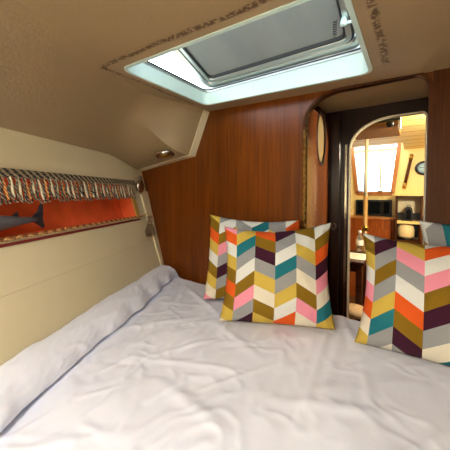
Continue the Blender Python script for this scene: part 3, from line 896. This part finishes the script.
for px in (361, 380):
    p = at_y(px, 191.5, WY - .03); MB().lathe(p, [(.03, 0), (.034, .008), (.02, .02), (.004, .024)], 12, (0, 0, 1)).build('catch', 'chrome', win)
for pts in (((367.5, 162.5), (371, 164.5), (375, 166.2), (378, 166.8)), ((384.5, 166), (388, 165.5), (392, 163.5), (396, 160.5))):
    MB().tube([at_y(a, b_, WY - .012) for a, b_ in pts], .008, 6).build('stay', 'chrome', win)

# panels around
def px_box(mb, x0, x1, y0, y1, Y, depth):
    """a box whose front face covers the given view rectangle on the plane y=Y and runs 'depth' aft"""
    a, b_ = at_y(x0, y1, Y), at_y(x1, y0, Y)
    mb.box(((a.x + b_.x) / 2, Y + depth / 2, (a.z + b_.z) / 2), (abs(b_.x - a.x), depth, abs(b_.z - a.z))); return a, b_
o1 = MB(); a, b_ = px_box(o1, 355.5, 392, 200, 214.8, 3.95, .045)
tv = o1.bm; bz_ = min(v.co.z for v in tv.verts)
tvo = thing('television', 'black flat screen on the saloon wall below the bright window', 'television', ((a.x + b_.x) / 2, 3.95, bz_))
o1.build('housing', 'black', tvo, bevel=.006)
MB().box(((a.x + b_.x) / 2, 3.946, (a.z + b_.z) / 2), (abs(b_.x - a.x) - .05, .008, abs(b_.z - a.z) - .05)).build('screen', 'glass_dark', tvo)
# varnished locker under it
o1 = MB(); a, b_ = px_box(o1, 340, 394.5, 218.5, 250, 3.72, .27)
lk = thing('locker', 'reddish varnished wooden locker below the black flat screen', 'cabinet', ((a.x + b_.x) / 2, 3.75, 0))
MB().box(((a.x + b_.x) / 2, 3.86, b_.z / 2 - .01), (abs(b_.x - a.x), .27, b_.z - .02), bevel=.004).build('body', 'teak_red', lk)
MB().box(((a.x + b_.x) / 2, 3.852, b_.z - .01), (abs(b_.x - a.x), .27, .022), bevel=.004).build('worktop', 'teak_frame', lk)
W_ = abs(b_.x - a.x)
for k in range(2):
    cx = a.x + W_ * (.27 + .46 * k)
    dd_ = MB().box((cx, 3.72, b_.z / 2 - .02), (W_ * .42, .018, b_.z - .22), bevel=.004).build('door', 'teak_red', lk)
    MB().lathe((cx + (.16 if k == 0 else -.16), 3.712, b_.z - .30), [(.012, 0), (.016, .01), (.008, .022)], 12, (0, -1, 0)).build('knob', 'brass', dd_)
# shelf unit on the right with a lantern and a dome lamp
SY = 3.62
a, b_ = at_y(396.5, 243, SY), at_y(421, 196, SY); cz = at_y(405, 222.5, SY).z
cw = b_.x - a.x; cx = (a.x + b_.x) / 2
sh = thing('shelf_unit', 'dark open shelf unit with a pale middle shelf at the saloon wall', 'shelf', (cx, SY + .18, 0))
mb = MB()
mb.box((a.x - .01, SY + .18, b_.z / 2), (.02, .36, b_.z)); mb.box((b_.x + .01, SY + .18, b_.z / 2), (.02, .36, b_.z))
mb.build('side_panel', 'teak_dark', sh)
MB().box((cx, SY + .185, b_.z / 2), (cw + .04, .01, b_.z)).build('back_panel', 'grey_panel', sh)
MB().box((cx, SY + .18, b_.z + .011), (cw + .05, .38, .02)).build('top', 'saloon_cream', sh)
MB().box((cx, SY + .09, cz), (cw, .17, .03)).build('shelf', 'saloon_cream', sh)
MB().box((cx, SY + .17, cz + .06), (cw, .015, .08)).build('rear_ledge', 'black', sh)
fz = at_y(405, 240, SY).z
MB().box((cx, SY + .09, fz - .02), (cw, .17, .03)).build('lower_shelf', 'teak_dark', sh)
MB().box((cx, SY + .172, (cz + fz) / 2), (cw, .015, cz - fz - .035)).build('lower_back', 'black', sh)
MB().box((cx, SY + .01, (fz - .035) / 2), (cw, .02, fz - .04)).build('door', 'teak_red', sh)
p = Vector((at_y(408.5, 216, SY + .08).x, SY + .08, cz + .0155))
ln = thing('lantern', 'black arched lantern on the pale shelf', 'lantern', p)
lh = .17; lw = .038
mb = MB(); arch = [Vector((-lw, 0, 0)), Vector((lw, 0, 0)), Vector((lw, 0, lh * .65))] + [Vector((lw * math.cos(q), 0, lh * .65 + lw * 1.35 * math.sin(q))) for q in [PI * i / 10 for i in range(1, 10)]] + [Vector((-lw, 0, lh * .65))]
mb.prism([[p + q + Vector((0, -.05, 0)) for q in arch]], (0, .10, 0)); mb.build('case', 'black', ln, bevel=.006)
mb = MB()
mb.prism([[p + Vector((q.x * .62, -.056, .02 + q.z * .7)) for q in arch]], (0, .008, 0)); mb.build('grille', 'black_gloss', ln)
MB().tube([p + Vector((.018 * math.cos(q), 0, lh * .65 + lw * 1.3 + .018 * math.sin(q))) for q in [PI * i / 10 for i in range(11)]], .004, 6).build('handle', 'black', ln)
p = Vector((at_y(405.5, 238, SY + .085).x, SY + .085, fz - .0045))
dl = thing('dome_ornament', 'cream ribbed dome lamp in the dark lower compartment of the shelf unit', 'lamp', p)
MB().lathe(p, [(.05, 0), (.075, .004), (.078, .02), (.06, .028)], 20).build('base', 'black', dl)
MB().lathe(p + Vector((0, 0, .026)), [(.070, 0), (.082, .02), (.082, .09), (.074, .125), (.05, .15), (.02, .16), (.002, .162)], 24).build('shade', 'lamp_cream', dl)

# wall instruments
pa, pb = at_y(411.5, 156, WY - .02), at_y(404.5, 187, WY - .02)
st = thing('barometer_stick', 'slim brown stick barometer with brass ends hung aslant on the yellow wall', 'barometer', pb)
MB().tube([pa, pb], .017, 10).build('tube', 'teak_dark', st)
u_ = (pb - pa).normalized()
for p, q in ((pa, u_), (pb, -u_)): MB().tube([p - q * .02, p + q * .05], .020, 10).build('cap', 'brass', st)
p = at_y(423.5, 168, WY - .015)
ck = thing('wall_clock', 'round black rimmed clock with pale face on the yellow saloon wall', 'clock', p)
MB().lathe(p, [(.075, -.015), (.084, .0), (.080, .018), (.066, .024), (.058, .02), (.058, .01)], 28, (0, -1, 0)).build('rim', 'black', ck)
MB().lathe(p, [(.060, 0), (.060, .012), (.001, .0125)], 28, (0, -1, 0)).build('face', 'clock_face', ck)
mb = MB(); bar(mb, p, p + Vector((.025, 0, .025)), .008, .003, p.y - .018); bar(mb, p, p + Vector((-.035, 0, .008)), .007, .003, p.y - .018); mb.build('hands', 'black', ck)

# overhead locker near the passage with a dark slot and a small black lamp
oy0, oy1 = 2.15, 2.62
xa, xb = at_y(346, 130, oy0).x, at_y(398, 125, oy0).x
ol = thing('overhead_beam', 'brown wooden overhead box with a dark slot under the saloon ceiling', 'overhead box', ((xa + xb) / 2, oy0, SZ - .075))
MB().box(((xa + xb) / 2, (oy0 + oy1) / 2, SZ - .040), (xb - xa, oy1 - oy0, .074), bevel=.004).build('body', 'beam_brown', ol)
MB().box(((xa + xb) / 2 + .05, oy0 - .004, SZ - .034), ((xb - xa) * .75, .012, .044)).build('slot', 'black', ol)
MB().box((xb + .008, oy0 + .05, SZ - .05), (.016, .10, .10), bevel=.003).build('end_bracket', 'label_white', ol)
p = at_y(390, 124, oy0 - .03)
MB().lathe(p + Vector((0, .02, 0)), [(.001, 0), (.020, 0), (.024, .02), (.018, .04), (.001, .04)], 14, (0, -1, 0)).build('spot', 'black', ol)

# compression post
pt_ = at_y(366.5, 150, 3.05)
ps = thing('post', 'pale cabin post standing in the saloon in front of the bright window', 'post', (pt_.x, 3.05, 0))
zj = at_y(366.5, 196, 3.05).z
MB().tube([(pt_.x, 3.05, zj), (pt_.x, 3.05, SZ)], .018, 12).build('upper_pole', 'post_cream', ps)
MB().tube([(pt_.x, 3.05, 0), (pt_.x, 3.05, zj)], .020, 12).build('lower_pole', 'post_gold', ps)
zc2 = at_y(367, 228, 3.05).z
MB().lathe((pt_.x, 3.05, zc2 - .03), [(.022, 0), (.030, .004), (.030, .05), (.022, .055)], 14).build('clamp', 'brass', ps)
MB().tube([(pt_.x, 3.02, zc2), (pt_.x + .02, 2.96, zc2)], .010, 8).build('clamp_screw', 'chrome', ps)

# table with paper, bottle and stool
TZ = .75
fr0 = at_z(364, 263, TZ); bk0 = at_z(367.5, 251.5, TZ)
tx1 = fr0.x; ty0, ty1 = fr0.y, fr0.y + .50
tx0 = tx1 - .75
tb = thing('saloon_table', 'dark wooden saloon table seen through the passage, with papers on it', 'table', ((tx0 + tx1) / 2, (ty0 + ty1) / 2, 0))
MB().box(((tx0 + tx1) / 2, (ty0 + ty1) / 2, TZ - .014), (tx1 - tx0, ty1 - ty0, .028), bevel=.005).build('table_top', 'table_wood', tb)
MB().box(((tx0 + tx1) / 2, (ty0 + ty1) / 2, TZ - .06), (tx1 - tx0 - .06, ty1 - ty0 - .06, .06)).build('apron', 'table_wood', tb)
for x in (tx0 + .04, tx1 - .04):
    for y in (ty0 + .04, ty1 - .04):
        MB().box((x, y, (TZ - .03) / 2), (.045, .045, TZ - .03), bevel=.004).build('leg', 'table_wood', tb)
pc = at_z(354.5, 256, TZ)
tag(MB().box((pc.x, pc.y, TZ + .0015), (.20, .26, .003)).build('menu_card', 'paper'), 'white printed card lying on the dark saloon table', 'card')
mb_card = bpy.data.objects['menu_card']; mb_card['_o'] = tuple(mb_card.location)
mk = MB()
for k in range(5): mk.box((pc.x - .015 * (k % 2), pc.y - .08 + .04 * k, TZ + .0034), (.13 - .03 * (k % 2), .012, .0006))
mk.build('printed_lines', 'grey_panel', mb_card)
p = at_z(359.5, 252.5, TZ)
p.x = min(p.x, tx1 - .05); p.z = TZ
bt = thing('water_bottle', 'clear plastic water bottle with pale label on the dark table', 'bottle', p)
MB().lathe(p, [(.026, 0), (.031, .006), (.031, .06), (.029, .066), (.031, .072), (.031, .125), (.024, .15), (.013, .172), (.012, .186)], 20).build('body', 'bottle_clear', bt)
MB().lathe(p + Vector((0, 0, .07)), [(.0315, 0), (.0322, .002), (.0322, .045), (.0315, .047)], 20).build('label', 'label_white', bt)
MB().lathe(p + Vector((0, 0, .186)), [(.014, 0), (.015, .003), (.015, .018), (.012, .021)], 14).build('cap', 'label_white', bt)
# stool under the table
sp_ = at_y(354, 311, 2.28)
so = thing('stool', 'low round beige stool in front of the dark table legs', 'stool', (sp_.x, 2.28, 0))
MB().lathe((sp_.x, 2.28, sp_.z - .03), [(.08, 0), (.095, .012), (.095, .045), (.075, .062), (.002, .066)], 22).build('seat', 'stool_beige', so)
for k in range(3):
    q = 2 * PI * k / 3 + .4
    MB().tube([(sp_.x + .06 * math.cos(q), 2.28 + .06 * math.sin(q), sp_.z - .025), (sp_.x + .09 * math.cos(q), 2.28 + .09 * math.sin(q), 0)], .012, 8).build('leg', 'table_wood', so)
# walking pole / boat hook leaning behind the table
pa, pb = at_y(354, 267, 2.36), at_y(355.5, 300, 2.36)
# chair whose curved dark red back shows beside the right cushion
cp = at_y(421, 214, 2.7)
ch = thing('saloon_chair', 'dark red wooden chair back showing behind the right cushions', 'chair', (cp.x + .18, 2.7, 0))
zt = cp.z
MB().tube([(cp.x, 2.7, zt - .42), (cp.x, 2.7, zt - .12), (cp.x + .02, 2.7, zt - .03), (cp.x + .07, 2.7, zt + .01), (cp.x + .29, 2.7, zt + .01), (cp.x + .34, 2.7, zt - .03), (cp.x + .36, 2.7, zt - .12), (cp.x + .36, 2.7, zt - .42)], .016, 10).build('back_frame', 'teak_dark', ch)
MB().box((cp.x + .18, 2.7, zt - .16), (.33, .018, .22), bevel=.005).build('backrest', 'teak_dark', ch)
MB().box((cp.x + .18, 2.90, zt - .42), (.40, .42, .04), bevel=.01).build('seat', 'teak_dark', ch)
for x in (cp.x + .01, cp.x + .35):
    for y in (2.72, 3.08): MB().box((x, y, (zt - .44) / 2), (.035, .035, zt - .44)).build('leg', 'teak_dark', ch)

# ------------------------------------------------------------------ added fill lamps, out of view
def add_fill_lamp(x, y, z, power, colour, size, label, globe=False):
    t_ = thing('fill_lamp', label, 'lamp', (x, y, z))
    MB().lathe((x, y, z), [(size, 0), (size + .012, -.006), (size + .008, -.02), (size - .01, -.022)], 28).build('rim', 'chrome', t_)
    MB().lathe((x, y, z), [(size - .008, -.012), (size - .02, -.024), (.001, -.030)], 28).build('diffuser', 'dome_white', t_)
    if globe:
        ld = bpy.data.lights.new('fill_light', 'POINT'); ld.shadow_soft_size = .06
    else:
        ld = bpy.data.lights.new('fill_light', 'AREA'); ld.shape = 'DISK'; ld.size = size * 2
    ld.energy = power; ld.color = colour
    lo = bpy.data.objects.new('fill_light', ld); COL.objects.link(lo); lo.parent = t_; lo.location = (0, 0, -.14 if globe else -.035)
add_fill_lamp(-.19, -.66, roof_z(-.19) - .004, 20, (1, .985, .965), .17, 'added round white fill lamp over the foot of the berth, out of view')  # unseen lamp added behind the camera to brighten the berth
add_fill_lamp(.50, 2.25, SZ - .001, 70, (1, .91, .70), .10, 'added round warm fill lamp in the saloon, out of view', True)  # unseen lamp added to warm and brighten the saloon walls

# daylight
wd = bpy.data.worlds.new('world'); S.world = wd; wd.use_nodes = True
bg = wd.node_tree.nodes['Background']; bg.inputs[0].default_value = (.82, .93, 1.0, 1); bg.inputs[1].default_value = 3.8
def portal(c_, sx, sy, d_):
    ld = bpy.data.lights.new('sky_portal', 'AREA'); ld.shape = 'RECTANGLE'; ld.size = sx; ld.size_y = sy; ld.cycles.is_portal = True
    o = bpy.data.objects.new('sky_portal', ld); COL.objects.link(o); o.location = c_
    o.rotation_euler = Vector(d_).to_track_quat('-Z', 'Y').to_euler()
portal(((HX0 + HX1) / 2, (HY0 + HY1) / 2, zc + .02), HX1 - HX0, HY1 - HY0, (0, 0, -1))
portal(((wq[0].x + wq[1].x) / 2, FY + .05, 1.6), 1.0, 1.2, (0, -1, 0))

for o in S.objects:
    if '_o' in o: del o['_o']
S.view_settings.view_transform = 'Standard'; S.view_settings.look = 'None'
S.view_settings.exposure = 0.42; S.view_settings.gamma = 1.0; S.view_settings.use_curve_mapping = False
S.cycles.use_denoising = True
S.cycles.max_bounces = 10; S.cycles.diffuse_bounces = 6; S.cycles.transparent_max_bounces = 12
S.cycles.sample_clamp_indirect = 8
